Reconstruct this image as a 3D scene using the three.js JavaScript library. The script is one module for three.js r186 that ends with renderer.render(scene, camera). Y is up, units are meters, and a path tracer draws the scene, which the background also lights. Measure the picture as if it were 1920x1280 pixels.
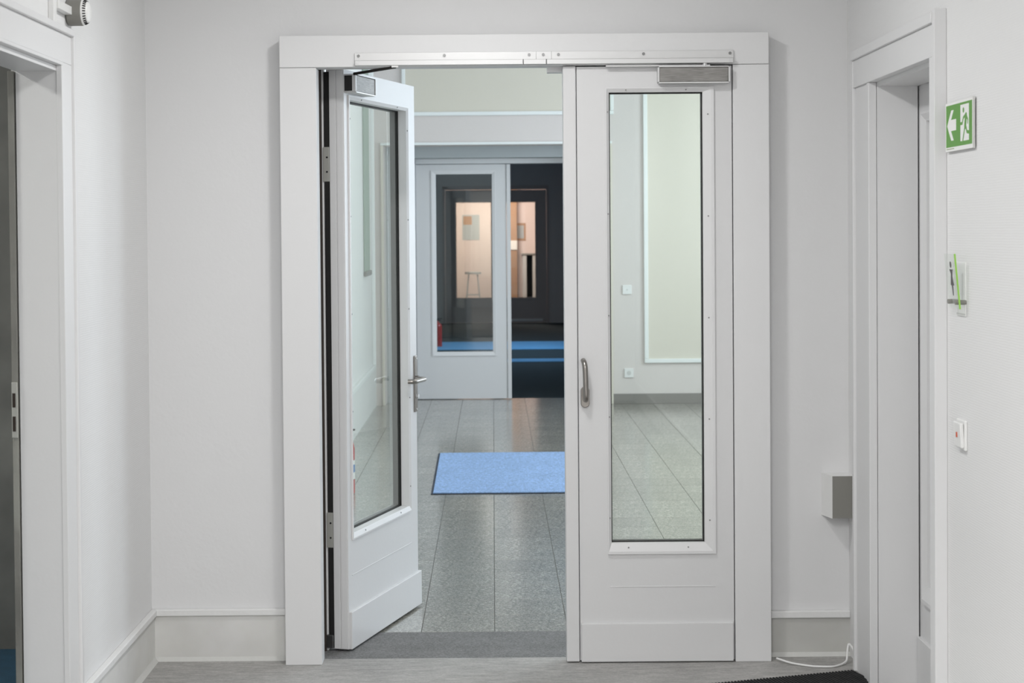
import * as THREE from 'three';
import { RoundedBoxGeometry } from 'three/addons/geometries/RoundedBoxGeometry.js';
import { mergeGeometries } from 'three/addons/utils/BufferGeometryUtils.js';
import { RectAreaLightUniformsLib } from 'three/addons/lights/RectAreaLightUniformsLib.js';

RectAreaLightUniformsLib.init();
const scene = new THREE.Scene();

// ---------------------------------------------------------------- camera
const F = 3156, EYE = 1.55, PITCH = 0.022, ROLL = 0.008, PX = 924.556, PY = 502.441;
const camera = new THREE.PerspectiveCamera(2 * Math.atan(640 / F) * 180 / Math.PI, 1.5, 0.05, 120);
{
  const fw = new THREE.Vector3(0, -Math.sin(PITCH), -Math.cos(PITCH)), rt = new THREE.Vector3(1, 0, 0), up = new THREE.Vector3(0, Math.cos(PITCH), -Math.sin(PITCH));
  const c = Math.cos(ROLL), s = Math.sin(ROLL);
  const right = rt.clone().multiplyScalar(c).addScaledVector(up, -s), upv = rt.clone().multiplyScalar(s).addScaledVector(up, c);
  camera.quaternion.setFromRotationMatrix(new THREE.Matrix4().makeBasis(right, upv, fw.clone().negate()));
  camera.position.set(0, EYE, 0);
  camera.setViewOffset(1920, 1280, 960 - PX, 640 - PY, 1920, 1280);
  camera.focus = 6.1; camera.userData.fStop = 6.5;
  camera.updateMatrixWorld(true); camera.updateProjectionMatrix();
}
// ---------------------------------------------------------------- light and exposure
scene.background = new THREE.Color().setRGB(1.1, 1.25, 1.4);           // overcast daylight outside the hall windows
const renderer = new THREE.WebGLRenderer({ antialias: true });
renderer.toneMapping = THREE.LinearToneMapping;
renderer.toneMappingExposure = 1.0;
renderer.shadowMap.enabled = true;

function areaLight(w, h, pos, look, rgb, intensity) {
  const l = new THREE.RectAreaLight(new THREE.Color().setRGB(...rgb), intensity, w, h);
  l.position.set(...pos); l.lookAt(...look); scene.add(l); return l;
}
const DAY = [0.84, 0.96, 1.07];
const HALL_WINDOWS = [[-8.2, 0.45], [-10.3, 0.75], [-13.05, 0.7]];                                // z and half width of the three windows in the right wall of the hall
for (const [z, hw] of HALL_WINDOWS) areaLight(2 * hw, 2.3, [3.46, 2.0, z], [0, 2.0, z], DAY, 6.2);
areaLight(2.4, 1.1, [1.56, 1.9, -21.6], [0, 1.9, -21.6], [0.55, 0.85, 1.15], 7.5);   // light at the added, unseen passage window; brightens the blue strips

// ---------------------------------------------------------------- random numbers and textures
let seed = 12345;
const rnd = () => { seed = (seed * 1664525 + 1013904223) >>> 0; return seed / 4294967296; };
const hash = (x, y, s) => { let h = (x * 374761393 + y * 668265263 + s * 1442695041) | 0; h = Math.imul(h ^ (h >>> 13), 1274126177); h ^= h >>> 16; return (h >>> 0) / 4294967296; };
const sm = (t) => t * t * (3 - 2 * t), mod = (a, n) => ((a % n) + n) % n;
function vnoise(u, v, nx, ny, s) {                                        // tileable value noise, u and v in 0..1
  const x = u * nx, y = v * ny, x0 = Math.floor(x), y0 = Math.floor(y), fx = sm(x - x0), fy = sm(y - y0);
  const h = (i, j) => hash(mod(x0 + i, nx), mod(y0 + j, ny), s);
  return (h(0, 0) * (1 - fx) + h(1, 0) * fx) * (1 - fy) + (h(0, 1) * (1 - fx) + h(1, 1) * fx) * fy;
}
const fbm = (u, v, n, s) => 0.5 * vnoise(u, v, n, n, s) + 0.27 * vnoise(u, v, 2 * n, 2 * n, s + 1) + 0.15 * vnoise(u, v, 4 * n, 4 * n, s + 2) + 0.08 * vnoise(u, v, 8 * n, 8 * n, s + 3);
function tex(size, metres, fn, color = true) {
  const d = new Uint8Array(size * size * 4);
  for (let j = 0; j < size; j++) for (let i = 0; i < size; i++) {
    const c = fn(i / size, j / size), k = 4 * (j * size + i);
    for (let q = 0; q < 3; q++) d[k + q] = Math.max(0, Math.min(255, Math.round(255 * (Array.isArray(c) ? c[q] : c))));
    d[k + 3] = 255;
  }
  const t = new THREE.DataTexture(d, size, size);
  t.wrapS = t.wrapT = THREE.RepeatWrapping; t.magFilter = THREE.LinearFilter; t.minFilter = THREE.LinearFilter;
  if (color) t.colorSpace = THREE.SRGBColorSpace;
  t.repeat.set(1 / metres, 1 / metres); t.needsUpdate = true;
  return t;
}
const bumpPlaster = tex(256, 0.35, (u, v) => 0.6 * fbm(u, v, 24, 1) + 0.4 * fbm(u, v, 6, 9), false);
const bumpRib = tex(256, 0.3, (u, v) => 0.5 + 0.32 * Math.sin(2 * Math.PI * (v * 44 + 0.3 * vnoise(u, v, 12, 30, 5))) * (0.5 + 0.5 * vnoise(u, v, 60, 30, 4)), false);
const bumpPaint = tex(256, 0.25, (u, v) => fbm(u, v, 20, 31), false);
const mapLino = tex(512, 1.1, (u, v) => {
  const s = vnoise(u, v, 22, 110, 3) * 0.4 + vnoise(u, v, 90, 250, 4) * 0.3 + vnoise(u, v, 256, 256, 6) * 0.3, p = fbm(u, v, 5, 8);
  const k = 0.635 + 0.22 * (s - 0.5) + 0.08 * (p - 0.5);
  return [k * 1.01, k, k * 0.985];
});
const mapThreshold = tex(256, 0.5, (u, v) => { const k = 0.46 + 0.16 * (vnoise(u, v, 128, 128, 3) - 0.5) + 0.08 * (fbm(u, v, 6, 2) - 0.5); return [k, k, k]; });
function chips(u, v, n, s) {                                             // nearest and second nearest chip
  const x = u * n, y = v * n, x0 = Math.floor(x), y0 = Math.floor(y); let a = 9, b = 9, id = 0;
  for (let j = -1; j <= 1; j++) for (let i = -1; i <= 1; i++) {
    const cx = mod(x0 + i, n), cy = mod(y0 + j, n), dx = x0 + i + hash(cx, cy, s) - x, dy = y0 + j + hash(cx, cy, s + 1) - y, q = dx * dx + dy * dy;
    if (q < a) { b = a; a = q; id = hash(cx, cy, s + 2); } else if (q < b) b = q;
  }
  return [Math.sqrt(b) - Math.sqrt(a), id];
}
const terrazzo = (s, base) => tex(512, 0.57, (u, v) => {
  const [e, id] = chips(u, v, 96, s), [e2, id2] = chips(u, v, 48, s + 7);
  let k = e < 0.12 ? 0.56 : 0.38 + 0.46 * id; if (id2 > 0.82 && e2 > 0.2) k = 0.36 + 0.5 * (id2 - 0.82) / 0.18;
  k = base * (k + 0.07 * (fbm(u, v, 5, s) - 0.5));
  return [k * 1.0, k * 0.995, k * 0.955];
});
const mapTile = [terrazzo(11, 1.04), terrazzo(23, 1.0), terrazzo(37, 0.97)];
const bumpCarpet = tex(256, 0.08, (u, v) => vnoise(u, v, 64, 64, 12), false);
const mapMat = tex(512, 1.2, (u, v) => { const k = 0.86 + 0.26 * (vnoise(u, v, 250, 250, 2) - 0.5) + 0.1 * (vnoise(u, v, 90, 90, 7) - 0.5) + 0.06 * (fbm(u, v, 5, 3) - 0.5); return [0.66 * k, 0.80 * k, 0.99 * k]; });
const mapBand = tex(256, 0.9, (u, v) => {                                // stained grey plinth
  const p = fbm(u, v, 4, 3), q = fbm(u, v, 9, 14), k = 0.86 + 0.10 * (p - 0.5) + 0.05 * (q - 0.5);
  return [k, k * (0.995 + 0.006 * p), k * (0.975 + 0.02 * q)];
});
const mapOld = tex(256, 1.6, (u, v) => {                                 // old grey-green oil paint with pale scuffs
  const p = fbm(u, v, 4, 5), q = fbm(u, v, 14, 6), s = Math.max(0, Math.min(1, (fbm(u, v, 3, 17) - 0.56) * 9)) * (0.5 + 0.5 * q);
  const k = 0.52 + 0.14 * (p - 0.5) + 0.1 * (q - 0.5);
  return [k + s * 0.22, k * 0.995 + s * 0.23, k * 0.965 + s * 0.22];
});
const mapBlueFloor = tex(256, 0.5, (u, v) => { const k = vnoise(u, v, 120, 120, 3) > 0.93 ? 1.6 : 0.9 + 0.3 * fbm(u, v, 6, 4); return [0.2 * k, 0.33 * k, 0.42 * k]; });
const mapBrushed = tex(256, 0.2, (u, v) => { const k = 0.62 + 0.12 * (vnoise(u, v, 10, 200, 3) - 0.5) + 0.10 * (fbm(u, v, 5, 5) - 0.5); return [k, k * 0.985, k * 0.965]; });

const std = (rgb, rough, extra = {}) => new THREE.MeshStandardMaterial({ color: new THREE.Color().setRGB(...rgb), roughness: rough, metalness: 0, ...extra });
const M = {
  wall: std([0.76, 0.76, 0.765], 0.85, { bumpMap: bumpPlaster, bumpScale: 0.0008 }),
  wallRib: std([0.80, 0.80, 0.80], 0.85, { bumpMap: bumpRib, bumpScale: 0.0005 }),
  ceiling: std([0.8, 0.8, 0.8], 0.9, { bumpMap: bumpPlaster, bumpScale: 0.0008 }),
  paint: std([0.76, 0.76, 0.765], 0.42, { bumpMap: bumpPaint, bumpScale: 0.0002 }),
  leaf: std([0.715, 0.715, 0.72], 0.4, { bumpMap: bumpPaint, bumpScale: 0.0002 }),
  bead: std([0.75, 0.75, 0.755], 0.4),
  steelPaint: std([0.9, 0.9, 0.88], 0.5, { map: mapOld, bumpMap: bumpPaint, bumpScale: 0.0006 }),
  black: std([0.012, 0.011, 0.011], 0.7),
  spacer: std([0.06, 0.058, 0.058], 0.6),
  brown: std([0.03, 0.02, 0.015], 0.6),
  screw: std([0.22, 0.22, 0.22], 0.35, { metalness: 0.9 }),
  screwPainted: std([0.30, 0.30, 0.30], 0.5),
  alu: std([0.66, 0.66, 0.66], 0.42, { metalness: 0.4 }),
  closer: std([0.75, 0.75, 0.75], 0.5, { map: mapBrushed, metalness: 0.35 }),
  steel: std([0.33, 0.31, 0.29], 0.28, { metalness: 1 }),
  arm: std([0.06, 0.055, 0.05], 0.35, { metalness: 0.8 }),
  hinge: std([0.62, 0.62, 0.58], 0.4, { metalness: 0.5 }),
  lino: std([1, 1, 1], 0.55, { map: mapLino }),
  threshold: std([1, 1, 1], 0.7, { map: mapThreshold }),
  band: std([1, 1, 1], 0.6, { map: mapBand }),
  lip: std([0.62, 0.62, 0.60], 0.7, { bumpMap: bumpPlaster, bumpScale: 0.003 }),
  bandGrey: std([0.74, 0.74, 0.73], 0.6, { map: mapBand }),
  cap: std([0.80, 0.80, 0.795], 0.5, { bumpMap: bumpPlaster, bumpScale: 0.0015 }),
  oldWall: std([1, 1, 1], 0.7, { map: mapOld }),
  blueFloor: std([1, 1, 1], 0.6, { map: mapBlueFloor }),
  hallWall: std([0.72, 0.67, 0.645], 0.85, { bumpMap: bumpPlaster, bumpScale: 0.0008 }),
  hallPanel: std([0.71, 0.67, 0.58], 0.8, { bumpMap: bumpPlaster, bumpScale: 0.0006 }),
  hallLeft: std([0.80, 0.81, 0.80], 0.8, { bumpMap: bumpPlaster, bumpScale: 0.0006 }),
  mould: std([0.86, 0.89, 0.88], 0.45),
  stone: std([0.42, 0.45, 0.46], 0.8, { bumpMap: bumpPlaster, bumpScale: 0.001 }),
  skirt: std([0.20, 0.19, 0.175], 0.6),
  joint: std([0.20, 0.20, 0.19], 0.8),
  blueMat: std([1, 1, 1], 0.95, { map: mapMat, bumpMap: bumpCarpet, bumpScale: 0.002 }),
  matEdge: std([0.03, 0.04, 0.06], 0.8),
  blackRubber: std([0.014, 0.014, 0.015], 0.75),
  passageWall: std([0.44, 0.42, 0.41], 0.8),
  brownDoor: std([0.36, 0.31, 0.29], 0.6),
  passageFloor: std([0.030, 0.048, 0.056], 0.95, { bumpMap: bumpCarpet, bumpScale: 0.002 }),  // near-black teal: the darkness of the dim passage is put into this colour
  paintedDaylight: std([0.16, 0.42, 0.70], 0.8, { bumpMap: bumpCarpet, bumpScale: 0.002 }),  // daylight on the passage floor, put into a flat blue colour
  pink: std([0.74, 0.62, 0.58], 0.85),
  glass: new THREE.MeshPhysicalMaterial({ color: new THREE.Color().setRGB(0.945, 0.965, 0.94), roughness: 0.01, metalness: 0, transmission: 1, thickness: 0, ior: 1.5 }),
  clear: new THREE.MeshPhysicalMaterial({ color: new THREE.Color().setRGB(0.95, 0.97, 0.95), roughness: 0.02, transmission: 1, thickness: 0, ior: 1.49 }),
  whitePlastic: std([0.84, 0.84, 0.83], 0.35),
  greyPlastic: std([0.24, 0.235, 0.215], 0.5),
  lightGrey: std([0.62, 0.62, 0.60], 0.5),
  red: std([0.50, 0.02, 0.015], 0.35),
  redLamp: std([0.55, 0.08, 0.03], 0.3),
  blueLabel: std([0.10, 0.22, 0.45], 0.5),
  green: std([0.32, 0.62, 0.10], 0.3),
  ink: std([0.10, 0.09, 0.09], 0.5),
  hanging: std([0.34, 0.42, 0.36], 0.9),
  wood: std([0.42, 0.25, 0.15], 0.6),
  paper: std([0.85, 0.84, 0.80], 0.8),
};

// ---------------------------------------------------------------- helpers
function metreUV(g) {                                                    // uv in metres from the side each face points to
  g = g.index ? g.toNonIndexed() : g; g.computeBoundingBox();
  const p = g.attributes.position, uv = new Float32Array(p.count * 2), a = new THREE.Vector3(), b = new THREE.Vector3(), c = new THREE.Vector3(), n = new THREE.Vector3();
  for (let i = 0; i < p.count; i += 3) {
    a.fromBufferAttribute(p, i); b.fromBufferAttribute(p, i + 1); c.fromBufferAttribute(p, i + 2);
    n.copy(b).sub(a).cross(c.clone().sub(a)); const x = Math.abs(n.x), y = Math.abs(n.y), z = Math.abs(n.z);
    [a, b, c].forEach((q, k) => { const o = 2 * (i + k); if (y >= x && y >= z) { uv[o] = q.x; uv[o + 1] = q.z; } else if (x >= z) { uv[o] = q.z; uv[o + 1] = q.y; } else { uv[o] = q.x; uv[o + 1] = q.y; } });
  }
  g.setAttribute('uv', new THREE.BufferAttribute(uv, 2));
  if (!g.attributes.normal) g.computeVertexNormals();
  return g;
}
function bx(x0, x1, y0, y1, z0, z1, r = 0) {                              // box from bounds, edges rounded by r
  const w = Math.abs(x1 - x0), h = Math.abs(y1 - y0), d = Math.abs(z1 - z0);
  r = Math.min(r, 0.45 * Math.min(w, h, d));
  const g = r > 0 ? new RoundedBoxGeometry(w, h, d, 2, r) : new THREE.BoxGeometry(w, h, d);
  g.translate((x0 + x1) / 2, (y0 + y1) / 2, (z0 + z1) / 2);
  return metreUV(g);
}
function prism(pts, depth) {                                             // outline in x,y pushed out along +z
  const s = new THREE.Shape(pts.map((p) => new THREE.Vector2(...p)));
  return metreUV(new THREE.ExtrudeGeometry(s, { depth, bevelEnabled: false }));
}
function plate(x0, x1, y0, y1, holes, depth, bevel = 0) {                 // board with holes, front at z = 0, back at -depth
  const s = new THREE.Shape([[x0, y0], [x1, y0], [x1, y1], [x0, y1]].map((p) => new THREE.Vector2(...p)));
  for (const [a, b, c, d] of holes) s.holes.push(new THREE.Path([[a, c], [a, d], [b, d], [b, c]].map((p) => new THREE.Vector2(...p))));
  const g = new THREE.ExtrudeGeometry(s, { depth: depth - 2 * bevel, bevelEnabled: bevel > 0, bevelThickness: bevel, bevelSize: bevel, bevelOffset: -bevel, bevelSegments: 2 });
  g.translate(0, 0, -depth + bevel); return metreUV(g);
}
function tube(pts, r, seg = 40, rad = 10, tension = 0.3) {
  return metreUV(new THREE.TubeGeometry(new THREE.CatmullRomCurve3(pts.map((p) => new THREE.Vector3(...p)), false, 'catmullrom', tension), seg, r, rad, false));
}
function cyl(r0, r1, len, axis, pos, seg = 24) {
  const g = new THREE.CylinderGeometry(r0, r1, len, seg); if (axis === 'x') g.rotateZ(-Math.PI / 2); if (axis === 'z') g.rotateX(Math.PI / 2);
  g.translate(...pos); return metreUV(g);
}
function lathe(pts, pos, seg = 28) { const g = new THREE.LatheGeometry(pts.map((p) => new THREE.Vector2(...p)), seg); g.translate(...pos); return metreUV(g); }
const taken = new Map();
function numbered(name) { const n = taken.get(name) ?? 0; taken.set(name, n + 1); return n ? name + '_' + String(n).padStart(3, '0') : name; }
function obj(name, geos, mat, parent = scene) {
  const list = Array.isArray(geos) ? geos : [geos];
  const m = new THREE.Mesh(list.length > 1 ? mergeGeometries(list.map((g) => { const q = g.index ? g.toNonIndexed() : g; for (const k of Object.keys(q.attributes)) if (!['position', 'normal', 'uv'].includes(k)) q.deleteAttribute(k); return q; })) : list[0], mat);
  m.name = parent === scene ? numbered(name) : name; m.castShadow = m.receiveShadow = true; parent.add(m); return m;
}
function tag(o, label, category, group, kind) { o.userData.label = label; o.userData.category = category; if (group) o.userData.group = group; if (kind) o.userData.kind = kind; return o; }
function thing(name, label, category, pos = [0, 0, 0], group, kind) { const g = new THREE.Group(); g.name = numbered(name); g.position.set(...pos); scene.add(g); return tag(g, label, category, group, kind); }
const struct = (name, geos, mat, label, category) => tag(obj(name, geos, mat), label, category, null, 'structure');
const structGroup = (name, label, category, pos) => thing(name, label, category, pos, null, 'structure');
function wallWithHoles(axis, at, thick, a0, a1, y0, y1, holes) {          // axis z: wall spans x, front face at z = at, body behind; axis x: wall spans z
  // built from blocks round the openings: holes = [a0, a1, y0, y1]
  const out = [], hs = [...holes].sort((p, q) => p[0] - q[0]);
  const blk = (p, q, r, s) => { if (q - p > 1e-4 && s - r > 1e-4) out.push(axis === 'z' ? bx(p, q, r, s, at - thick, at) : bx(Math.min(at, at + thick), Math.max(at, at + thick), r, s, p, q)); };
  let cur = a0;
  for (const [h0, h1, v0, v1] of hs) { blk(cur, h0, y0, y1); blk(h0, h1, y0, v0); blk(h0, h1, v1, y1); cur = h1; }
  blk(cur, a1, y0, y1);
  return out;
}

// ================================================================ the near corridor: shell
const XL = -1.25, XR = 1.285, ZB = -6.09, CEIL = 2.8;
struct('floor', bx(-1.38, 1.75, -0.12, 0, -6.087, 3.2), M.lino, 'grey streaked linoleum floor in front of the double door', 'floor');
struct('trim_threshold', bx(-0.76, 1.0, -0.12, 0.0, -6.486, -6.087), M.threshold, 'dark grey threshold strip under the double door', 'threshold');
struct('wall_back', wallWithHoles('z', ZB, 0.26, -1.38, 3.7, -0.12, 3.9, [[-0.735, 0.967, -0.12, 2.232]]), M.wall, 'pale grey wall around the double door', 'wall');
const LEFT_HOLE = [-4.863, -3.92, -0.12, 2.035], RIGHT_HOLE = [-5.63, -4.84, -0.12, 2.036];
struct('wall_left', wallWithHoles('x', XL, -0.135, -6.09, 3.2, -0.12, CEIL, [LEFT_HOLE]), M.wallRib, 'white ribbed wall with the open doorway and alarm sounder', 'wall');
struct('wall_right', wallWithHoles('x', XR, 0.135, -6.09, 3.2, -0.12, CEIL, [RIGHT_HOLE]), M.wallRib, 'white ribbed wall carrying the green exit sign', 'wall');
struct('wall_behind', bx(-1.38, 1.75, -0.12, CEIL, 3.2, 3.35), M.wall, 'white end wall of the corridor', 'wall');
struct('ceiling', bx(-3.7, 1.75, CEIL, CEIL + 0.12, -6.4, 3.35), M.ceiling, 'white ceiling of the corridor', 'ceiling');
// side room behind the left doorway
struct('floor_side_room', bx(-3.7, -1.38, -0.12, -0.002, -6.28, -2.6), M.blueFloor, 'dark blue speckled floor inside the left doorway', 'floor');
struct('wall_side_room', [bx(-3.7, -1.38, -0.12, CEIL, -6.4, -6.28), bx(-3.82, -3.7, -0.12, CEIL, -6.4, -2.5), bx(-3.7, -1.38, -0.12, CEIL, -2.6, -2.48)], M.oldWall, 'worn grey painted wall seen through the left doorway', 'wall');
struct('wall_behind_washroom', bx(1.75, 1.85, -0.12, CEIL, -6.09, 3.2), M.wall, 'wall behind the washroom door', 'wall');

// corridor lamps (above the picture)
function ceilingLamp(name, w, d, x, y, z, rgb, intensity, label, group) {
  const t = thing(name, label, 'lamp', [x, y, z], group);
  obj('housing', bx(-w / 2 - 0.03, w / 2 + 0.03, 0.0, 0.06, -d / 2 - 0.03, d / 2 + 0.03, 0.01), M.whitePlastic, t);
  obj('diffuser', bx(-w / 2, w / 2, -0.012, 0.0, -d / 2, d / 2), std([0.9, 0.9, 0.9], 0.5, { emissive: new THREE.Color().setRGB(...rgb), emissiveIntensity: 1.2 }), t);
  areaLight(w, d, [x, y - 0.016, z], [x, y - 1, z], rgb, intensity);
  return t;
}
const NEUTRAL = [1.0, 0.995, 0.985];
ceilingLamp('ceiling_lamp', 0.2, 0.2, -0.06, 2.735, -4.85, NEUTRAL, 132, 'small square ceiling lamp in front of the double door');
ceilingLamp('corridor_lamp', 0.3, 1.4, -0.0, 2.735, -1.6, NEUTRAL, 51, 'long fluorescent ceiling lamp in the middle of the corridor', 'corridor lamps');
ceilingLamp('corridor_lamp', 0.3, 1.4, -0.0, 2.735, 1.4, NEUTRAL, 51, 'long fluorescent ceiling lamp next to the corridor end wall', 'corridor lamps');
ceilingLamp('added_side_room_lamp', 0.3, 0.3, -2.6, 2.735, -4.4, [1.0, 1.0, 0.95], 110, 'added unseen ceiling lamp that brightens the side room');  // lamp added out of view to lift the side room from black

// ================================================================ baseboards
function plinth(name, a0, a1, yTop, capH, front, label, mat = M.band) {                 // on the wall that faces the camera
  const t = structGroup(name, label, 'baseboard', [0, 0, 0]);
  obj('band', bx(a0, a1, 0.0, yTop - capH, front - 0.012, front, 0), mat, t);
  obj('cap', bx(a0, a1, yTop - capH, yTop, front - 0.012, front + 0.010, 0.004), M.cap, t).userData.label = 'white painted top moulding';
  const pts = [[0, 0], [0.012, 0], [0.008, 0.005], [0.003, 0.011], [0.0, 0.014]];
  const lip = prism(pts, a1 - a0); lip.rotateY(-Math.PI / 2); lip.translate(a1, 0, front);
  obj('lip', lip, M.lip, t).userData.label = 'white coved lip along the floor';
  return t;
}
plinth('baseboard_back_left', -1.25, -0.757, 0.188, 0.024, -6.078, 'grey stained baseboard with white cap left of the double door');
plinth('baseboard_back_right', 0.989, 1.285, 0.165, 0.026, -6.078, 'grey baseboard with white cap under the wall box', M.bandGrey);
{
  const t = structGroup('baseboard_left', 'white and grey baseboard along the left wall', 'baseboard', [0, 0, 0]);
  obj('band', bx(XL, XL + 0.012, 0, 0.165, -6.078, -4.988), M.band, t);
  obj('cap', bx(XL, XL + 0.022, 0.165, 0.188, -6.078, -4.988, 0.004), M.cap, t).userData.label = 'white painted top moulding';
  const lip = prism([[0, 0], [0.014, 0], [0.006, 0.008], [0, 0.016]], 1.085); lip.translate(XL + 0.012, 0, -6.075); obj('lip', lip, M.lip, t);
}
{
  const t = structGroup('baseboard_right', 'white baseboard along the right wall under the exit sign', 'baseboard', [0, 0, 0]);
  obj('band', bx(XR - 0.012, XR, 0, 0.165, -4.755, 3.2), M.band, t);
  obj('cap', bx(XR - 0.02, XR, 0.165, 0.188, -4.755, 3.2, 0.004), M.cap, t);
}

// ================================================================ door leaves
// local frame: x along the leaf, z = 0 is the face that looks at the corridor, y up; holes and beads as measured
function doorLeaf(name, label, o) {
  const t = structGroup(name, label, 'door', o.pos ?? [0, 0, 0]); t.rotation.y = o.turn ?? 0;
  const { x0, x1, y0 = 0.008, y1 = 2.132, T = 0.055, glass: [gx0, gx1, gy0, gy1], bead: [bl, br, bb, bt], mat = M.leaf, beadMat = M.bead } = o;
  obj('leaf_panel', plate(x0, x1, y0, y1, [[gx0 - 0.002, gx1 + 0.002, gy0 - 0.002, gy1 + 0.002]], T, 0.0015), mat, t);
  const rec = o.recess ?? 0.028, proud = o.proud ?? 0.009;
  obj('pane', bx(gx0 - 0.001, gx1 + 0.001, gy0 - 0.001, gy1 + 0.001, -rec - 0.0005, -rec), o.pane ?? M.glass, t);
  // beads: sloped section from the proud outer edge down to the pane; each side a piece of its own with mitred ends
  const mk = (ax0, ay0, ax1, ay1, bx0, by0, bx1, by1) => {               // a = outer edge, b = inner edge at the glass
    const v = [], q = (p1, p2, p3, p4) => v.push(...p1, ...p2, ...p3, ...p1, ...p3, ...p4);
    const oA = [ax0, ay0, 0.0005], oB = [ax1, ay1, 0.0005], pA = [ax0, ay0, proud], pB = [ax1, ay1, proud];
    const e = 0.25, mA = [ax0 + (bx0 - ax0) * e, ay0 + (by0 - ay0) * e, proud], mB = [ax1 + (bx1 - ax1) * e, ay1 + (by1 - ay1) * e, proud];
    const iA = [bx0, by0, 0.0], iB = [bx1, by1, 0.0], gA = [bx0, by0, -rec - 0.003], gB = [bx1, by1, -rec - 0.003];
    q(oA, oB, pB, pA); q(pA, pB, mB, mA); q(mA, mB, iB, iA); q(iA, iB, gB, gA); q(gA, gB, oB, oA);
    const g = new THREE.BufferGeometry(); g.setAttribute('position', new THREE.Float32BufferAttribute(v, 3)); g.computeVertexNormals(); return metreUV(g);
  };
  const ox0 = gx0 - bl, ox1 = gx1 + br, oy0 = gy0 - bb, oy1 = gy1 + bt;
  obj('glazing_bead', mk(ox0, oy0, ox1, oy0, gx0, gy0, gx1, gy0), beadMat, t);
  obj('glazing_bead', mk(ox1, oy0, ox1, oy1, gx1, gy0, gx1, gy1), beadMat, t);
  obj('glazing_bead', mk(ox1, oy1, ox0, oy1, gx1, gy1, gx0, gy1), beadMat, t);
  obj('glazing_bead', mk(ox0, oy1, ox0, oy0, gx0, gy1, gx0, gy0), beadMat, t);
  if (o.seal) {                                                           // dark glazing seal between bead and pane
    const s = 0.004, z0 = -rec, z1 = -rec + 0.006;
    obj('glazing_seal', [bx(gx0, gx1, gy1 - s, gy1, z0, z1), bx(gx0, gx1, gy0, gy0 + s, z0, z1), bx(gx1 - s, gx1, gy0, gy1, z0, z1), bx(gx0, gx0 + s, gy0, gy1, z0, z1)], M.black, t);
  }
  if (o.spacer) {                                                         // dark spacer of the double glazing, behind the front pane
    const s = 0.003, z0 = -T + 0.001, z1 = -rec - 0.0008;
    obj('glazing_spacer', [bx(gx0, gx1, gy1 - s, gy1, z0, z1), bx(gx0, gx1, gy0, gy0 + s, z0, z1), bx(gx1 - s, gx1, gy0, gy1, z0, z1), bx(gx0, gx0 + s, gy0, gy1, z0, z1)], M.spacer, t).userData.label = 'dark spacer round the double glazing';
  }
  if (o.screws) {
    const put = (x, y) => { const c = cyl(0.0028, 0.0028, 0.003, 'z', [x, y, proud * 0.62]); obj('screw', c, M.screwPainted, t); };
    for (let k = 0; k < 5; k++) { const y = gy0 + 0.08 + (gy1 - gy0 - 0.16) * k / 4; put(gx1 + br * 0.45, y); put(gx0 - bl * 0.45, y + 0.01); }
    for (const k of [0.18, 0.82]) { put(gx0 + (gx1 - gx0) * k, gy1 + bt * 0.45); put(gx0 + (gx1 - gx0) * k, gy0 - bb * 0.4); }
  }
  if (o.kick) { const [a, b, c, d] = o.kick; const k = obj('kick_board', bx(a, b, c, d, -0.004, 0.012, 0.003), mat, t); k.userData.label = 'raised board along the foot of the door'; }
  if (o.joint) { const [a, b, c] = o.joint; obj('panel_joint', bx(a, b, c - 0.0018, c + 0.0018, -0.001, 0.0016, 0.0007), mat, t); }
  return t;
}
function closerBody(t, x0, x1, y0, y1, depth, z = 0.0) {
  const c = obj('door_closer', bx(x0, x1, y0, y1, z, z + depth, 0.003), M.closer, t); c.userData.label = 'brushed metal door closer body';
  obj('closer_trim', [bx(x0 - 0.002, x1 + 0.002, y0 - 0.005, y0, z, z + depth + 0.004, 0.001), bx(x0 - 0.002, x1 + 0.002, y1, y1 + 0.004, z, z + depth + 0.004, 0.001), bx(x0 - 0.006, x0, y0, y1, z, z + depth + 0.003, 0.001), bx(x1, x1 + 0.006, y0, y1, z, z + depth + 0.003, 0.001)], M.alu, c);
  return c;
}

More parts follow.
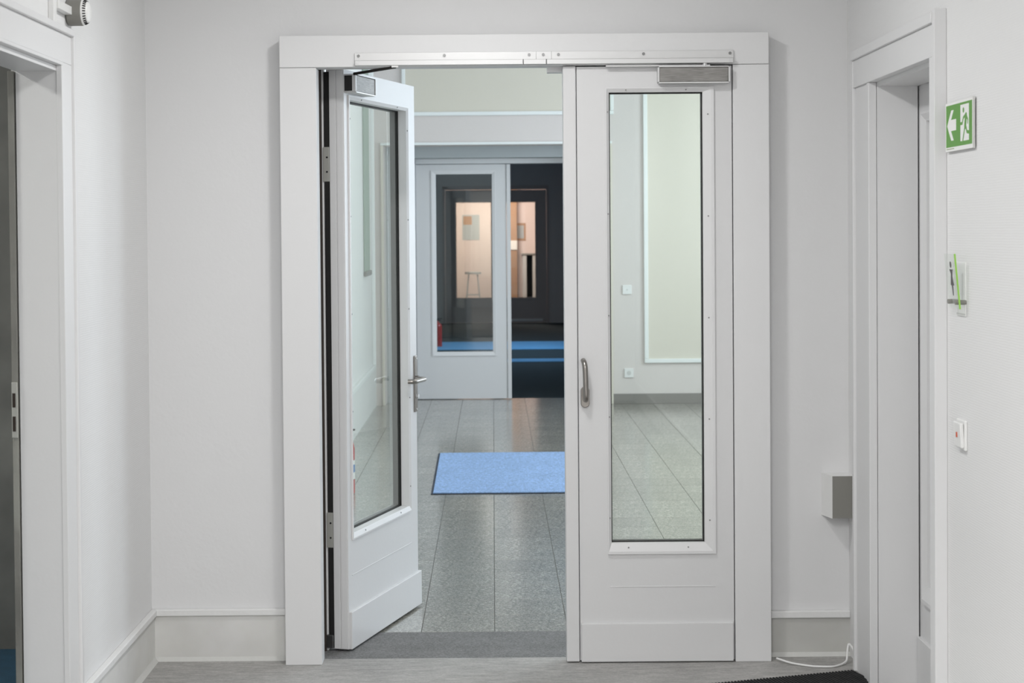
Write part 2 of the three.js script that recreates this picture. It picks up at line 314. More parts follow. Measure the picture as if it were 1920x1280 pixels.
// ---- left leaf of the near double door, standing open into the hall
const TURN = 1.2846;
const d1 = doorLeaf('door_1', 'white glazed door leaf standing open with a lever handle', {
  pos: [-0.543, 0, -6.19], turn: TURN, x0: 0, x1: 0.79, y1: 2.148, T: 0.07, glass: [0.060, 0.686, 0.432, 2.040], bead: [0.022, 0.016, 0.024, 0.016], recess: 0.04, proud: 0.006, seal: true, spacer: true, screws: true,
  kick: [0.002, 0.80, 0.008, 0.147], joint: [0.035, 0.715, 0.277],
});
obj('edge_strip', [bx(-0.0035, -0.0005, 0.01, 2.145, -0.028, -0.004, 0.001), bx(-0.006, -0.0005, 0.01, 2.145, -0.056, -0.031, 0.001)], M.leaf, d1).userData.label = 'stepped white edge of the door leaf';
{ // lever handle on a long plate
  const p = obj('handle_plate', bx(0.752, 0.782, 0.808, 1.04, 0, 0.007, 0.003), M.steel, d1); p.userData.label = 'long steel handle plate';
  obj('lever', tube([[0.767, 0.944, 0.004], [0.767, 0.944, 0.030], [0.764, 0.944, 0.041], [0.752, 0.944, 0.046], [0.70, 0.944, 0.046], [0.655, 0.944, 0.045], [0.638, 0.944, 0.036], [0.632, 0.944, 0.017]], 0.0095, 60, 14), M.steel, p);
  obj('collar', cyl(0.014, 0.014, 0.012, 'z', [0.767, 0.944, 0.012]), M.steel, p);
  obj('lock_cylinder', cyl(0.0085, 0.0085, 0.014, 'z', [0.767, 0.873, 0.010]), M.alu, p);
  obj('screw', cyl(0.004, 0.004, 0.004, 'z', [0.767, 1.028, 0.008]), M.alu, p);
  obj('screw', cyl(0.004, 0.004, 0.004, 'z', [0.767, 0.82, 0.008]), M.alu, p);
}
{
  const c = closerBody(d1, 0.004, 0.207, 2.066, 2.126, 0.045);
  obj('end_cap', bx(-0.004, -0.002, 2.068, 2.124, 0.004, 0.034, 0.001), M.black, c).userData.label = 'black end cap of the closer';
}
// hinge pockets on the frame side
for (const [a, b] of [[1.737, 1.864], [0.384, 0.514]]) {
  const h = obj('hinge', bx(-0.0045, -0.0015, a, b, -0.083, -0.058, 0.001), M.hinge, d1); h.userData.label = 'grey metal hinge plate with two screws';
  for (const k of [0.28, 0.7]) obj('screw', cyl(0.0035, 0.0035, 0.002, 'x', [-0.0052, a + (b - a) * k, -0.067]), M.black, h);
}
obj('edge_black_strip', bx(-0.003, 0.03, 0.012, 2.14, -0.078, -0.0575), M.black, d1).userData.label = 'black strip along the hinge edge';  // black strip filling the gap at the hinge edge
obj('floor_pivot', bx(-0.012, 0.005, 0.012, 0.06, -0.088, -0.058, 0.003), M.screw, d1);

// ---- right leaf, closed
const d2 = doorLeaf('door_2', 'white glazed door leaf standing closed with a window handle', {
  pos: [0, 0, -6.008], x0: 0.302, x1: 0.855, glass: [0.417, 0.751, 0.43, 2.04], bead: [0.013, 0.039, 0.040, 0.017], recess: 0.022, seal: true, spacer: true, screws: true,
  kick: [0.306, 0.851, 0.004, 0.143], joint: [0.411, 0.788, 0.272],
});
obj('meeting_stile', bx(0.253, 0.2995, 0.004, 2.134, -0.055, 0.006, 0.004), M.leaf, d2).userData.label = 'rounded strip along the meeting edge';
closerBody(d2, 0.594, 0.838, 2.072, 2.124, 0.04);
{
  const b = obj('handle_base', (() => { const s = new THREE.Shape(); const w = 0.0135; s.absarc(0, 0.022, w, 0, Math.PI); s.absarc(0, -0.022, w, Math.PI, 2 * Math.PI); const g = new THREE.ExtrudeGeometry(s, { depth: 0.010, bevelEnabled: true, bevelSize: 0.002, bevelThickness: 0.002, bevelSegments: 2 }); g.translate(0.325, 0.955, 0.002); return metreUV(g); })(), M.steel, d2);
  b.userData.label = 'oval steel base of the window handle';
  obj('handle_grip', tube([[0.327, 0.945, 0.010], [0.327, 0.948, 0.036], [0.3265, 0.965, 0.046], [0.325, 1.02, 0.047], [0.3235, 1.065, 0.046], [0.321, 1.081, 0.036], [0.319, 1.086, 0.016]], 0.0095, 60, 14), M.steel, b);
}

// ---- frame round both leaves, with the closer rail
const f1 = structGroup('trim_1', 'white wooden frame around the double door', 'door frame', [0, 0, 0]);
obj('jamb', bx(-0.755, -0.624, 0, 2.1355, -6.09, -6.0, 0.003), M.paint, f1);
obj('jamb', bx(0.858, 0.987, 0, 2.1355, -6.09, -6.0, 0.003), M.paint, f1);
obj('head', bx(-0.755, 0.987, 2.1365, 2.25, -6.09, -6.0, 0.003), M.paint, f1);
obj('lining', [bx(-0.735, -0.660, 0, 2.20, -6.345, -6.09), bx(0.84, 0.967, 0, 2.20, -6.345, -6.066), bx(-0.735, 0.967, 2.17, 2.232, -6.345, -6.09), bx(0.2, 0.858, 2.118, 2.17, -6.11, -6.068)], M.paint, f1);
obj('rebate_strip', bx(-0.660, -0.6195, 0, 2.17, -6.26, -6.215, 0.002), M.paint, f1);
obj('frame_seal', [bx(-0.6598, -0.650, 0, 2.17, -6.2, -6.095), bx(-0.6598, -0.6275, 0, 2.17, -6.2148, -6.2)], M.brown, f1).userData.label = 'dark brown draught seal';
{
  const r = obj('slide_rail', [bx(-0.486, 0.860, 2.158, 2.1855, -6.001, -5.991, 0.001)], M.alu, f1); r.userData.label = 'aluminium rail for the door closers with dark screws';
  for (const [a, b] of [[-0.484, 0.112], [0.1135, 0.194], [0.1955, 0.857]]) obj('rail_channel', bx(a, b, 2.139, 2.157, -6.001, -5.975, 0.002), M.alu, r);
  for (const px of [-0.472, -0.167, 0.134, 0.184, 0.238, 0.54, 0.847]) obj('screw', cyl(0.0052, 0.0052, 0.004, 'z', [px, 2.1745, -5.9895]), M.screw, r);
  for (const px of [-0.474, 0.848]) obj('cover_screw', cyl(0.0048, 0.0048, 0.003, 'z', [px, 2.1475, -5.9745]), M.alu, r);
  obj('joint_line', [bx(0.158, 0.1595, 2.158, 2.1857, -5.9915, -5.9905), bx(0.2125, 0.214, 2.158, 2.1857, -5.9915, -5.9905)], M.screw, r);
  obj('closer_arm', tube([[-0.502, 2.128, -6.165], [-0.342, 2.134, -5.985]], 0.0055, 4, 8), M.arm, r).userData.label = 'dark arm of the left door closer';
  obj('arm_slider', bx(-0.355, -0.33, 2.132, 2.139, -5.995, -5.978, 0.002), M.whitePlastic, r);
  obj('closer_arm', bx(0.405, 0.775, 2.1285, 2.1335, -5.99, -5.978, 0.001), M.alu, r).userData.label = 'folded arm of the right door closer';
  obj('arm_joint', cyl(0.008, 0.008, 0.012, 'y', [0.757, 2.1325, -5.985]), M.alu, r);
}

// ================================================================ left doorway
{
  const t = structGroup('trim_2', 'white casing around the open left doorway', 'door casing', [0, 0, 0]);
  obj('casing', bx(XL, XL + 0.015, 0, 2.046, -4.962, -4.858, 0.002), M.paint, t);
  obj('casing_edge', bx(XL, XL + 0.024, 0, 2.145, -4.987, -4.962, 0.003), M.paint, t);
  obj('inner_edge', bx(XL, XL + 0.017, 0, 2.036, -4.858, -4.842, 0.002), M.paint, t);
  obj('inner_edge', bx(XL, XL + 0.017, 2.036, 2.046, -4.858, -3.94, 0.002), M.paint, t);
  obj('casing', bx(XL, XL + 0.015, 2.046, 2.13, -4.962, -3.8, 0.002), M.paint, t);
  obj('casing_edge', bx(XL, XL + 0.026, 2.13, 2.15, -4.962, -3.8, 0.003), M.paint, t);
  obj('casing', bx(XL, XL + 0.015, 0, 2.046, -3.94, -3.8, 0.002), M.paint, t);
  obj('lining', [bx(XL - 0.118, XL, 0, 2.035, -4.865, -4.848), bx(XL - 0.118, XL, 2.02, 2.034, -4.85, -3.93), bx(XL - 0.118, XL, 0, 2.035, -3.945, -3.92)], M.paint, t).userData.label = 'painted lining of the doorway';
  const s = obj('steel_edge', bx(XL - 0.140, XL - 0.122, 0, 2.02, -4.87, -4.842, 0.002), M.steelPaint, t); s.userData.label = 'chipped grey steel door frame edge';
  const sp = obj('strike_plate', bx(XL - 0.1405, XL - 0.1235, 0.965, 1.125, -4.843, -4.840, 0.001), M.hinge, t); sp.userData.label = 'strike plate with two dark slots';
  for (const [a, b] of [[1.053, 1.094], [0.984, 1.027]]) obj('slot', bx(XL - 0.1375, XL - 0.129, a, b, -4.8405, -4.8385), M.brown, sp);
}
// ================================================================ right doorway and washroom door
{
  const t = structGroup('trim_3', 'white casing around the closed right door', 'door casing', [0, 0, 0]), X = XR;
  obj('casing', bx(X - 0.022, X, 0, 2.036, -5.86, -5.66, 0.002), M.paint, t);
  obj('casing_edge', bx(X - 0.032, X, 0, 2.16, -5.885, -5.86, 0.003), M.paint, t);
  obj('inner_edge', bx(X - 0.028, X, 0, 2.036, -5.66, -5.63, 0.003), M.paint, t);
  obj('casing', bx(X - 0.030, X, 2.036, 2.13, -5.86, -4.785, 0.002), M.paint, t);
  obj('casing_edge', bx(X - 0.04, X, 2.13, 2.162, -5.86, -4.785, 0.003), M.paint, t);
  obj('casing', bx(X - 0.030, X, 0, 2.036, -4.84, -4.785, 0.002), M.paint, t);
  obj('casing_edge', bx(X - 0.036, X, 0, 2.168, -4.785, -4.762, 0.002), M.paint, t);
  obj('lining', [bx(X, X + 0.135, 0, 2.035, -5.64, -5.622), bx(X, X + 0.135, 2.022, 2.036, -5.622, -4.85), bx(X, X + 0.135, 0, 2.022, -4.852, -4.838)], M.paint, t).userData.label = 'painted lining of the doorway';
}
doorLeaf('door_3', 'white closed washroom door deep inside the right casing', {
  pos: [XR + 0.14, 0, -5.70], turn: -Math.PI / 2, x0: 0, x1: 0.95, y1: 2.1, glass: [0.17, 0.80, 0.36, 1.90], bead: [0.03, 0.03, 0.05, 0.03], proud: 0.014, recess: 0.01, pane: M.leaf,
  kick: [0.08, 0.86, 0.008, 0.18],
});

// ================================================================ things on the near walls
{ // emergency exit sign
  const W = 512, H = 260, cv = document.createElement('canvas'); cv.width = W; cv.height = H; const g = cv.getContext('2d');
  const poly = (pts, col) => { g.fillStyle = col; g.beginPath(); pts.forEach((p, i) => i ? g.lineTo(p[0], p[1]) : g.moveTo(p[0], p[1])); g.closePath(); g.fill(); };
  const GR = '#5a9834', WH = '#f0f0ee';
  poly([[0, 0], [W, 0], [W, H], [0, H]], WH); poly([[12, 14], [W - 14, 14], [W - 14, H - 22], [12, H - 22]], GR);
  poly([[30, 122], [110, 42], [158, 42], [108, 92], [204, 92], [204, 152], [108, 152], [158, 204], [110, 204]], WH);   // arrow
  poly([[284, 26], [440, 26], [440, 216], [284, 216]], WH);                                                            // doorway
  const stroke = (pts, w) => { g.strokeStyle = GR; g.lineWidth = w; g.lineJoin = 'round'; g.lineCap = 'round'; g.beginPath(); pts.forEach((p, i) => i ? g.lineTo(p[0], p[1]) : g.moveTo(p[0], p[1])); g.stroke(); };
  g.fillStyle = GR; g.beginPath(); g.arc(340, 56, 14, 0, 7); g.fill();
  stroke([[386, 88], [372, 140]], 36); stroke([[372, 86], [338, 96], [318, 124], [284, 124]], 15); stroke([[396, 88], [420, 112], [418, 126]], 14);
  stroke([[366, 146], [346, 180], [330, 214]], 17); stroke([[386, 146], [404, 172], [444, 176]], 17);
  poly([[284, 216], [300, 216], [300, 228], [284, 228]], GR);
  g.fillStyle = '#8a9a60'; g.fillRect(16, H - 15, 150, 4);
  const t = new THREE.CanvasTexture(cv); t.colorSpace = THREE.SRGBColorSpace;
  const s = thing('exit_sign', 'green emergency exit sign with white arrow and running figure', 'sign', [XR, 1.8285, -4.605]);
  obj('panel', bx(-0.009, -0.004, -0.0685, 0.0685, -0.136, 0.136, 0.001), M.lightGrey, s);
  obj('spacer', bx(-0.004, 0, -0.05, 0.05, -0.10, 0.10), M.lightGrey, s);
  const pg = new THREE.PlaneGeometry(0.27, 0.135); pg.rotateY(-Math.PI / 2); pg.translate(-0.0096, 0, 0);
  obj('print', pg, std([1, 1, 1], 0.45, { map: t }), s).userData.label = 'green print with arrow and running figure';
}
{ // acrylic washroom sign leaning on two stand-offs
  const s = thing('washroom_sign', 'clear acrylic washroom sign with a green edge on two grey stand-offs', 'sign', [1.2645, 1.328, -4.56]);
  const tilt = Math.atan2(0.0145, 0.15), L = 0.151;
  const lean = (g) => { g.rotateZ(tilt); return g; };
  obj('plate', lean(bx(-0.0018, 0.0018, 0, L, -0.1, 0, 0.0005)), M.clear, s);
  obj('green_edge', lean(bx(-0.002, 0.0022, 0, L, 0.0, 0.004)), M.green, s).userData.label = 'bright green edge of the plate';
  const fig = (g) => { g.rotateY(-Math.PI / 2); g.translate(-0.0022, 0, -0.042); return lean(g); };
  const tri = (pts) => { const q = new THREE.ShapeGeometry(new THREE.Shape(pts.map((p) => new THREE.Vector2(...p)))); return fig(metreUV(q)); };
  obj('pictogram', [tri([[-0.017, 0.108], [0.017, 0.108], [0.006, 0.085]]), tri([[0.0, 0.108], [0.017, 0.064], [-0.017, 0.064]]), tri([[-0.008, 0.064], [0.008, 0.064], [0.004, 0.036], [-0.004, 0.036]]), fig(metreUV(new THREE.CircleGeometry(0.009, 20).translate(0, 0.121, 0)))], M.ink, s).userData.label = 'dark pictogram of a person';
  for (const z of [-0.012, -0.085]) obj('stand_off', cyl(0.0065, 0.0065, 0.030, 'x', [0.0055, 0.018, z]), M.greyPlastic, s);
}
{
  const s = thing('backing_plate', 'pale plastic plate fixed flat on the wall behind the acrylic sign', 'plate', [XR, 1.382, -4.612]);
  obj('plate', bx(-0.003, 0, -0.075, 0.072, -0.043, 0.043, 0.001), M.whitePlastic, s);
  obj('slot', bx(-0.0035, -0.0029, -0.072, -0.067, -0.043, 0.043), M.lightGrey, s);
}
{
  const s = thing('light_switch', 'white light switch with a small red indicator on the wall below the signs', 'light switch', [XR, 0.983, -4.6]);
  obj('frame', bx(-0.008, 0, -0.041, 0.041, -0.041, 0.041, 0.003), M.whitePlastic, s);
  const r = bx(-0.010, 0, -0.034, 0.034, -0.034, 0.034, 0.003); r.rotateZ(0.05); r.translate(-0.008, 0, 0); obj('rocker', r, M.whitePlastic, s);
  obj('indicator', bx(-0.0205, -0.012, -0.007, 0.007, -0.004, 0.004, 0.001), M.redLamp, s).userData.label = 'red indicator window';
}
{ // alarm sounder with ducts
  const s = thing('alarm_sounder', 'round grey alarm sounder with dark slots beside the left casing top', 'alarm', [XL, 2.205, -4.985]);
  const b = metreUV(new THREE.LatheGeometry([[0, 0], [0.036, 0], [0.040, 0.006], [0.040, 0.044], [0.0385, 0.046]].map((p) => new THREE.Vector2(...p)), 40)); b.rotateZ(-Math.PI / 2); obj('body', b, M.greyPlastic, s);
  const c = metreUV(new THREE.LatheGeometry([[0.0385, 0.046], [0.0365, 0.050], [0.031, 0.060], [0.028, 0.064], [0.016, 0.067], [0, 0.068]].map((p) => new THREE.Vector2(...p)), 40)); c.rotateZ(-Math.PI / 2); obj('front_cap', c, M.whitePlastic, s).userData.label = 'white slotted front cap';
  for (let k = 0; k < 28; k++) { const a = k / 28 * 2 * Math.PI, q = bx(-0.0048, 0.0048, -0.0017, 0.0017, -0.001, 0.001); q.rotateY(1.05); q.rotateX(Math.PI / 2); q.rotateY(0); const g = bx(0.0505, 0.0595, 0.0318, 0.0352, -0.0016, 0.0016); g.translate(-0.055, -0.0335, 0); g.rotateZ(-0.5); g.translate(0.055, 0.0338, 0); g.rotateX(a); obj('slot', g, M.black, s); }
}
tag(obj('cable_duct', bx(XL, XL + 0.022, 2.193, 2.217, -4.95, -4.80, 0.002), M.whitePlastic), 'white plastic cable duct running to the alarm sounder', 'duct');
tag(obj('cable_duct', bx(XL, XL + 0.016, 2.151, 2.8, -4.80, -4.765, 0.002), M.whitePlastic), 'white upright cable duct above the left casing', 'duct');
{ // box on the back wall at the corner
  const s = thing('wall_box', 'white and grey metal box on the back wall above the right baseboard', 'box', [1.185, 0.511, ZB]);
  const g = prism([[0, 0], [0.1, 0], [0.1, -0.082], [0.022, -0.082]].reverse(), 0.153); g.rotateX(-Math.PI / 2); obj('body', g, M.whitePlastic, s);
  obj('front_plate', bx(0.0235, 0.1, 0.001, 0.152, 0.082, 0.085, 0.0005), M.greyPlastic, s).userData.label = 'grey front plate';
}
tag(obj('cable', [tube([[1.005, 0.012, -6.0], [1.05, 0.006, -5.955], [1.12, 0.004, -5.915], [1.19, 0.004, -5.91], [1.24, 0.006, -5.95]], 0.0038, 50, 8), tube([[1.22, 0.004, -5.93], [1.247, 0.012, -5.96], [1.256, 0.045, -5.985], [1.264, 0.062, -6.0], [1.272, 0.052, -5.97], [1.276, 0.02, -5.94]], 0.0038, 40, 8)], M.whitePlastic), 'thin white cable lying on the floor in the right corner', 'cable');
{
  const s = thing('doormat', 'black ribbed rubber doormat in front of the right casing', 'doormat', [1.243, 0, -5.835]); s.rotation.y = -0.30;
  s.rotation.y = 0.30;
  obj('base', bx(-0.9, 0, 0, 0.007, 0, 0.6, 0.002), M.blackRubber, s);
  const ribs = []; for (let k = 0; k < 75; k++) ribs.push(bx(-0.896 + k * 0.012, -0.890 + k * 0.012, 0.007, 0.0115, -0.003, 0.6)); obj('ribs', ribs, M.blackRubber, s).userData.kind = 'stuff';
}

// ================================================================ the hall behind the double door
const HX0 = -1.05, HX1 = 3.5, ZF = -15.0, HC = 3.7;
struct('wall_hall_left', bx(HX0 - 0.2, HX0, -0.12, 3.9, -15.7, -6.35), M.hallLeft, 'white wall along the left of the hall', 'wall');
struct('wall_hall_right', wallWithHoles('x', HX1, 0.25, -15.3, -6.35, -0.12, 3.9, HALL_WINDOWS.map(([z, w]) => [z - w, z + w, 0.85, 3.15]).sort((a, b) => a[0] - b[0])), M.hallWall, 'window wall along the right of the hall', 'wall');
struct('ceiling_hall', bx(HX0 - 0.2, HX1 + 0.25, HC, HC + 0.2, -15.3, -6.3), M.ceiling, 'white ceiling of the hall', 'ceiling');
struct('wall_hall_end', wallWithHoles('z', ZF, 0.25, HX0, HX1 + 0.25, -0.12, 3.9, [[-0.97, 1.043, -0.12, 2.318]]), M.hallWall, 'grey end wall of the hall around the far doorway', 'wall');
struct('wall_far_reveal', wallWithHoles('z', -15.25, 0.36, -1.25, 1.5, -0.12, 2.9, [[-0.72, 0.80, -0.12, 2.215]]), M.stone, 'grey stone surround of the far doorway', 'wall');
HALL_WINDOWS.forEach(([z, w], i) => {
  const t = structGroup('window_' + (i + 1), ['narrow white casement window of the hall near the double door', 'wide white casement window of the hall beside the blue mat', 'wide white casement window of the hall next to the end wall'][i], 'window', [HX1 + 0.1, 0, z]); t.userData.group = 'hall windows';
  obj('window_frame', [bx(-0.03, 0.03, 0.85, 0.92, -w, w), bx(-0.03, 0.03, 3.08, 3.15, -w, w), bx(-0.03, 0.03, 0.92, 3.08, -w, -w + 0.07), bx(-0.03, 0.03, 0.92, 3.08, w - 0.07, w), bx(-0.03, 0.03, 0.92, 3.08, -0.035, 0.035)], M.paint, t);
  obj('pane', bx(-0.001, 0.001, 0.92, 3.08, -w + 0.07, -0.035), M.clear, t); obj('pane', bx(-0.001, 0.001, 0.92, 3.08, 0.035, w - 0.07), M.clear, t);
});
// panel mouldings and skirting of the end wall
{
  const t = structGroup('trim_4', 'pale moulding framing the panel over the far doorway', 'moulding', [0, 0, ZF]);
  obj('panel_field', bx(-0.77, 1.05, 2.612, 3.5, 0, 0.006), M.hallPanel, t).userData.label = 'cream painted panel field';
  obj('strip', bx(-0.80, 1.082, 2.578, 2.612, 0, 0.028, 0.006), M.mould, t); obj('strip', bx(1.05, 1.082, 2.612, 3.5, 0, 0.028, 0.006), M.mould, t);
  obj('strip', bx(-0.80, -0.768, 2.612, 3.5, 0, 0.028, 0.006), M.mould, t); obj('strip', bx(-0.80, 1.082, 3.5, 3.534, 0, 0.028, 0.006), M.mould, t);
  const u = structGroup('trim_5', 'pale moulding around the far doorway', 'moulding', [0, 0, ZF]);
  obj('strip', bx(-0.995, 1.066, 2.318, 2.342, 0, 0.024, 0.005), M.mould, u); obj('strip', bx(1.043, 1.066, 0, 2.318, 0, 0.024, 0.005), M.hallPanel, u); obj('strip', bx(-0.995, -0.972, 0, 2.318, 0, 0.024, 0.005), M.hallPanel, u);
  const v = structGroup('trim_6', 'pale moulding framing the cream panel right of the far doorway', 'moulding', [0, 0, ZF]);
  obj('panel_field', bx(1.378, 3.1, 0.4, 3.5, 0, 0.006), M.hallPanel, v).userData.label = 'cream painted panel field';
  obj('strip', bx(1.343, 1.38, 0.4, 3.5, 0, 0.028, 0.006), M.mould, v); obj('strip', bx(1.343, 3.137, 0.363, 0.4, 0, 0.028, 0.006), M.mould, v);
  obj('strip', bx(3.1, 3.137, 0.4, 3.5, 0, 0.028, 0.006), M.mould, v); obj('strip', bx(1.343, 3.137, 3.5, 3.537, 0, 0.028, 0.006), M.mould, v);
  struct('baseboard_hall_end', bx(1.066, HX1, 0, 0.09, ZF, ZF + 0.014, 0.003), M.skirt, 'dark grey skirting under the cream panel', 'baseboard');
  const w = structGroup('trim_7', 'pale moulding framing the panel on the left hall wall', 'moulding', [HX0, 0, 0]);
  obj('strip', bx(0, 0.028, 0.363, 0.4, -14.6, -7.0, 0.006), M.mould, w); obj('strip', bx(0, 0.028, 0.4, 3.5, -14.6, -14.563, 0.006), M.mould, w); obj('strip', bx(0, 0.028, 0.4, 3.5, -7.037, -7.0, 0.006), M.mould, w); obj('strip', bx(0, 0.028, 3.5, 3.537, -14.6, -7.0, 0.006), M.mould, w);
}
// wall sockets
for (const [x, y, label] of [[1.192, 1.018, 'square white wall switch above the socket on the hall end wall'], [1.204, 0.275, 'square white socket above the skirting on the hall end wall']]) {
  const s = thing('wall_socket', label, 'socket', [x, y, ZF]);
  obj('frame', bx(-0.041, 0.041, -0.041, 0.041, 0, 0.014, 0.004), M.whitePlastic, s);
  obj('insert', y > 0.6 ? bx(-0.006, 0.006, -0.006, 0.006, 0.0135, 0.016, 0.001) : cyl(0.02, 0.02, 0.003, 'z', [0, 0, 0.0135]), M.lightGrey, s);
}
// hanging on the left wall
{
  const s = thing('wall_hanging', 'long grey-green strip hanging on the left hall wall', 'hanging', [HX0, 1.19, -13.9]);
  obj('strip', bx(0.002, 0.016, 0.04, 2.25, -0.26, 0.26, 0.003), M.hanging, s); obj('weight', bx(0.0, 0.03, 0, 0.04, -0.27, 0.27, 0.008), M.greyPlastic, s);
}
// floor of the hall: single terrazzo tiles where they show, the rest joined
{
  const P = 0.284, X0 = -0.005, Z0 = -6.486, t = structGroup('floor_hall', 'speckled terrazzo tile floor of the hall', 'floor', [0, 0, 0]);
  obj('bed', bx(HX0 - 0.2, HX1 + 0.25, -0.12, -0.004, -15.62, -6.35), M.joint, t).userData.label = 'dark joints between the tiles';
  const g0 = [0, 1, 2].map((k) => { const g = bx(0.0012, P - 0.0012, -0.012, 0, -P + 0.0012, -0.0012, 0.0008); const uv = g.attributes.uv; for (let i = 0; i < uv.count; i++) uv.setXY(i, uv.getX(i) + 0.19 * k, uv.getY(i) + 0.13 * k); return g; });
  const mats = mapTile.map((m) => new THREE.MeshPhysicalMaterial({ color: new THREE.Color().setRGB(0.77, 0.76, 0.72), roughness: 0.4, map: m, clearcoat: 1.0, clearcoatRoughness: 0.16 }));
  const rest = []; let n = 0; const v = new THREE.Vector3();
  const pix = (x, z) => { v.set(x, 0, z).project(camera); return [(v.x * 0.5 + 0.5) * 1920, (0.5 - v.y * 0.5) * 1280]; };
  for (let r = 0; r < 32; r++) for (let c = -4; c < 13; c++) {
    const x = X0 + c * P, z = Z0 - r * P; if (x + P < HX0 - 0.01 || x > HX1) continue;
    const k = Math.floor(rnd() * 3), q = pix(x + P / 2, z - P / 2);
    const seen = (q[0] > 640 && q[0] < 1120) || (q[0] >= 1120 && q[0] < 1345 && q[1] < 1045) ;
    if (seen && n < 300) { const m = obj('tile', g0[k], mats[k], t); m.position.set(x, 0, z); n++; } else rest.push(g0[k].clone().translate(x, 0, z));
  }
  obj('far_tiles', rest, mats[1], t).userData.kind = 'stuff';
}
{
  const s = thing('floor_mat', 'bright blue carpet mat lying on the terrazzo floor', 'mat', [0.09, 0, -10.8]); s.rotation.y = 0.008;
  obj('carpet', bx(-0.462, 0.462, 0.002, 0.010, -0.895, 0.895, 0.003), M.blueMat, s); obj('backing', bx(-0.475, 0.475, 0, 0.005, -0.908, 0.908, 0.001), M.matEdge, s);
}
function extinguisher(x, z, label, striped) {
  const s = thing('fire_extinguisher', label, 'extinguisher', [x, 0, z]);
  obj('cylinder', lathe([[0, 0], [0.062, 0], [0.066, 0.008], [0.066, 0.27], [0.06, 0.30], [0.03, 0.325], [0.02, 0.335], [0.02, 0.35], [0, 0.35]], [0, 0, 0]), M.red, s);
  if (striped) obj('label_band', lathe([[0.0665, 0.09], [0.0668, 0.092], [0.0668, 0.20], [0.0665, 0.202]], [0, 0, 0]), M.paper, s); if (striped) obj('label_stripe', lathe([[0.067, 0.13], [0.0672, 0.131], [0.0672, 0.175], [0.067, 0.176]], [0, 0, 0]), M.blueLabel, s);
  obj('valve', [bx(-0.015, 0.05, 0.35, 0.365, -0.012, 0.012, 0.004), bx(-0.015, 0.07, 0.375, 0.385, -0.01, 0.01, 0.003), bx(-0.015, 0.01, 0.35, 0.385, -0.011, 0.011, 0.003)], M.black, s);
  obj('hose', tube([[-0.01, 0.355, 0], [-0.06, 0.34, 0.03], [-0.07, 0.25, 0.04], [-0.066, 0.12, 0.04]], 0.008, 24, 8), M.black, s);
}
extinguisher(-0.895, -9.95, 'red fire extinguisher on the hall floor behind the open leaf', true);
extinguisher(-0.76, -22.6, 'red fire extinguisher in the dark passage');

ceilingLamp('hall_lamp', 0.5, 0.5, 0.6, 3.63, -11.4, [1.0, 0.84, 0.64], 17, 'square ceiling lamp of the hall above the blue mat');

ceilingLamp('hall_lamp', 0.5, 0.5, 2.0, 3.63, -7.8, [1.0, 0.88, 0.72], 14, 'square ceiling lamp of the hall near the double door');
// ---- far double door: left leaf closed, right half open
const d4 = doorLeaf('door_4', 'white glazed door leaf in the far doorway', {
  pos: [0, 0, -15.5], x0: -0.705, x1: 0.125, y0: 0.006, y1: 2.165, glass: [-0.522, -0.006, 0.44, 2.075], bead: [0.045, 0.035, 0.04, 0.035], recess: 0.02,
});
obj('meeting_stile', bx(0.128, 0.164, 0.006, 2.165, -0.055, 0.012, 0.003), M.leaf, d4);
{
  const t = structGroup('trim_8', 'pale frame of the far double door', 'door frame', [0, 0, -15.5]);
  obj('jamb', bx(-0.722, -0.708, 0, 2.2, -0.1, 0.03), M.paint, t); obj('jamb', bx(0.786, 0.80, 0, 2.2, -0.1, 0.03), M.paint, t); obj('head', bx(-0.722, 0.80, 2.17, 2.216, -0.1, 0.03), M.paint, t);
}
// ================================================================ dark passage and the lit room at its end
struct('floor_passage', bx(-1.6, 1.85, -0.12, -0.001, -31.7, -15.62), M.passageFloor, 'passage floor beyond the far doorway with shade put into its dark teal colour', 'floor');
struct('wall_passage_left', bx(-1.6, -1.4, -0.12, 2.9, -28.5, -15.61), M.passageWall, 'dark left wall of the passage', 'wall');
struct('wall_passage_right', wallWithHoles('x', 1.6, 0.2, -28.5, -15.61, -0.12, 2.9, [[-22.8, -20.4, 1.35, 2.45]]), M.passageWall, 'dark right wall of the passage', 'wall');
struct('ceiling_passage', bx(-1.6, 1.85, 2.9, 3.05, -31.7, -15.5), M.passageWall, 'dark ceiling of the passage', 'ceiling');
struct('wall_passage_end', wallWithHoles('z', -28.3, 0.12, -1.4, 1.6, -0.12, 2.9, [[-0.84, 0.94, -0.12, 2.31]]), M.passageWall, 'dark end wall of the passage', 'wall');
{ const t = structGroup('window_4', 'added unseen high window that lights the dark passage', 'window', [1.7, 0, -21.6]); obj('window_frame', [bx(-0.03, 0.03, 1.35, 1.4, -1.2, 1.2), bx(-0.03, 0.03, 2.4, 2.45, -1.2, 1.2), bx(-0.03, 0.03, 1.4, 2.4, -1.2, -1.15), bx(-0.03, 0.03, 1.4, 2.4, 1.15, 1.2)], M.paint, t); obj('pane', bx(-0.001, 0.001, 1.4, 2.4, -1.15, 1.15), M.clear, t); }  // window added out of view to light the passage floor strips
ceilingLamp('added_passage_lamp', 0.5, 0.5, 0.1, 2.82, -24.6, [1.0, 0.92, 0.87], 10, 'added unseen dim lamp that brightens the end of the dark passage');  // no known lamp here; added to raise the passage end wall
tag(obj('painted_light_strip', bx(-1.4, 1.6, -0.001, 0.006, -23.5, -21.95, 0.002), M.paintedDaylight), 'broad blue strip of daylight painted across the dark passage floor', 'floor strip');
tag(obj('painted_light_strip', bx(-1.4, 1.6, -0.001, 0.006, -20.32, -19.85, 0.002), M.paintedDaylight), 'narrow blue strip of daylight painted across the dark passage floor', 'floor strip');
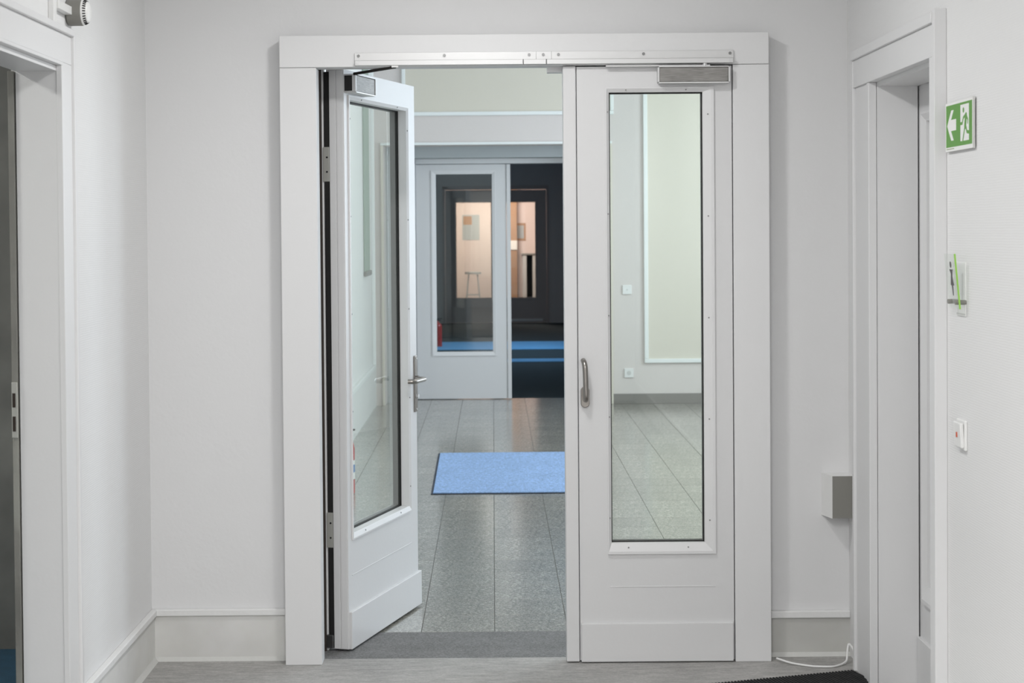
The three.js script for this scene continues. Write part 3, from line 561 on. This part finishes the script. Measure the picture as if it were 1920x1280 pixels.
doorLeaf('door_5', 'dark glazed door leaf at the end of the passage showing a poster', { pos: [0, 0, -28.33], x0: -0.80, x1: 0.055, y1: 2.24, glass: [-0.614, -0.032, 0.43, 2.03], bead: [0.03, 0.03, 0.03, 0.03], mat: M.brownDoor, beadMat: M.brownDoor, pane: M.clear });
const d6 = doorLeaf('door_6', 'dark glazed door leaf at the end of the passage with a pale foot strip', { pos: [0, 0, -28.33], x0: 0.06, x1: 0.90, y1: 2.24, glass: [0.17, 0.712, 0.43, 2.03], bead: [0.03, 0.03, 0.03, 0.03], mat: M.brownDoor, beadMat: M.brownDoor, pane: M.clear });
obj('foot_strip', bx(0.07, 0.83, 0.03, 0.07, 0, 0.012, 0.003), M.lightGrey, d6).userData.label = 'pale strip at the foot';  // light grey strip across the foot of the leaf
{ const t = structGroup('trim_9', 'dark frame of the door at the end of the passage', 'door frame', [0, 0, -28.3]); obj('jamb', bx(-0.84, -0.803, 0, 2.245, -0.1, 0.03), M.brownDoor, t); obj('jamb', bx(0.903, 0.94, 0, 2.245, -0.1, 0.03), M.brownDoor, t); obj('head', bx(-0.84, 0.94, 2.245, 2.31, -0.1, 0.04), M.brownDoor, t); }
struct('wall_lit_room', [bx(-1.6, -1.4, -0.12, 2.9, -31.7, -28.5), bx(1.6, 1.8, -0.12, 2.9, -31.7, -28.5), bx(-1.6, 1.8, -0.12, 2.9, -31.7, -31.5)], M.pink, 'pinkish walls of the lit room behind the dark door', 'wall');
ceilingLamp('room_lamp', 0.9, 0.3, 0.0, 2.82, -30.2, [1.0, 0.87, 0.8], 85, 'ceiling lamp of the lit room behind the dark door');
{
  const zb = -31.5;
  const p = thing('poster', 'grey poster on the back wall of the lit room', 'poster', [-0.41, 1.62, zb]);
  obj('sheet', bx(-0.16, 0.16, -0.235, 0.235, 0, 0.006), M.stone, p); obj('picture', bx(-0.14, 0.02, 0.05, 0.21, 0.006, 0.008), M.wood, p);
  const q = thing('notice', 'small brown notice hanging in the lit room', 'notice', [0.50, 1.53, zb]);
  obj('sheet', bx(-0.115, 0.115, -0.165, 0.165, 0, 0.006), M.wood, q); obj('text_block', bx(-0.08, 0.08, -0.12, 0.12, 0.006, 0.008), M.stone, q);
  const w = thing('wood_post', 'brown wooden post in the lit room', 'post', [0.36, 0, zb + 0.1]); obj('post', bx(-0.09, 0.09, 0, 2.85, -0.06, 0.06, 0.004), M.wood, w);
  obj('white_sign', bx(-0.09, 0.09, 1.20, 1.37, 0.06, 0.075, 0.003), M.paper, w).userData.label = 'white sheet fixed to the post';
  const c = thing('grey_cabinet', 'grey cabinet with a dark gap in the lit room', 'cabinet', [0.70, 0, zb + 0.22]);
  obj('side_panel', bx(-0.15, -0.08, 0, 1.1, -0.2, 0.2, 0.004), M.lightGrey, c); obj('side_panel', bx(0.03, 0.20, 0, 1.1, -0.2, 0.2, 0.004), M.lightGrey, c); obj('top', bx(-0.17, 0.22, 1.1, 1.13, -0.21, 0.21, 0.004), M.greyPlastic, c); obj('back', bx(-0.08, 0.03, 0, 1.1, -0.2, -0.1), M.black, c);
  const s = thing('stool', 'small dark stool in the lit room', 'stool', [-0.37, 0, zb + 0.5]);
  obj('seat', cyl(0.15, 0.15, 0.04, 'y', [0, 0.78, 0]), M.stone, s); for (const [a, b] of [[-1, -1], [-1, 1], [1, -1], [1, 1]]) obj('leg', tube([[a * 0.08, 0.77, b * 0.08], [a * 0.15, 0.0, b * 0.15]], 0.012, 4, 8), M.stone, s); obj('ring', metreUV(new THREE.TorusGeometry(0.12, 0.008, 8, 28).rotateX(Math.PI / 2).translate(0, 0.38, 0)), M.stone, s);
}
renderer.render(scene, camera);
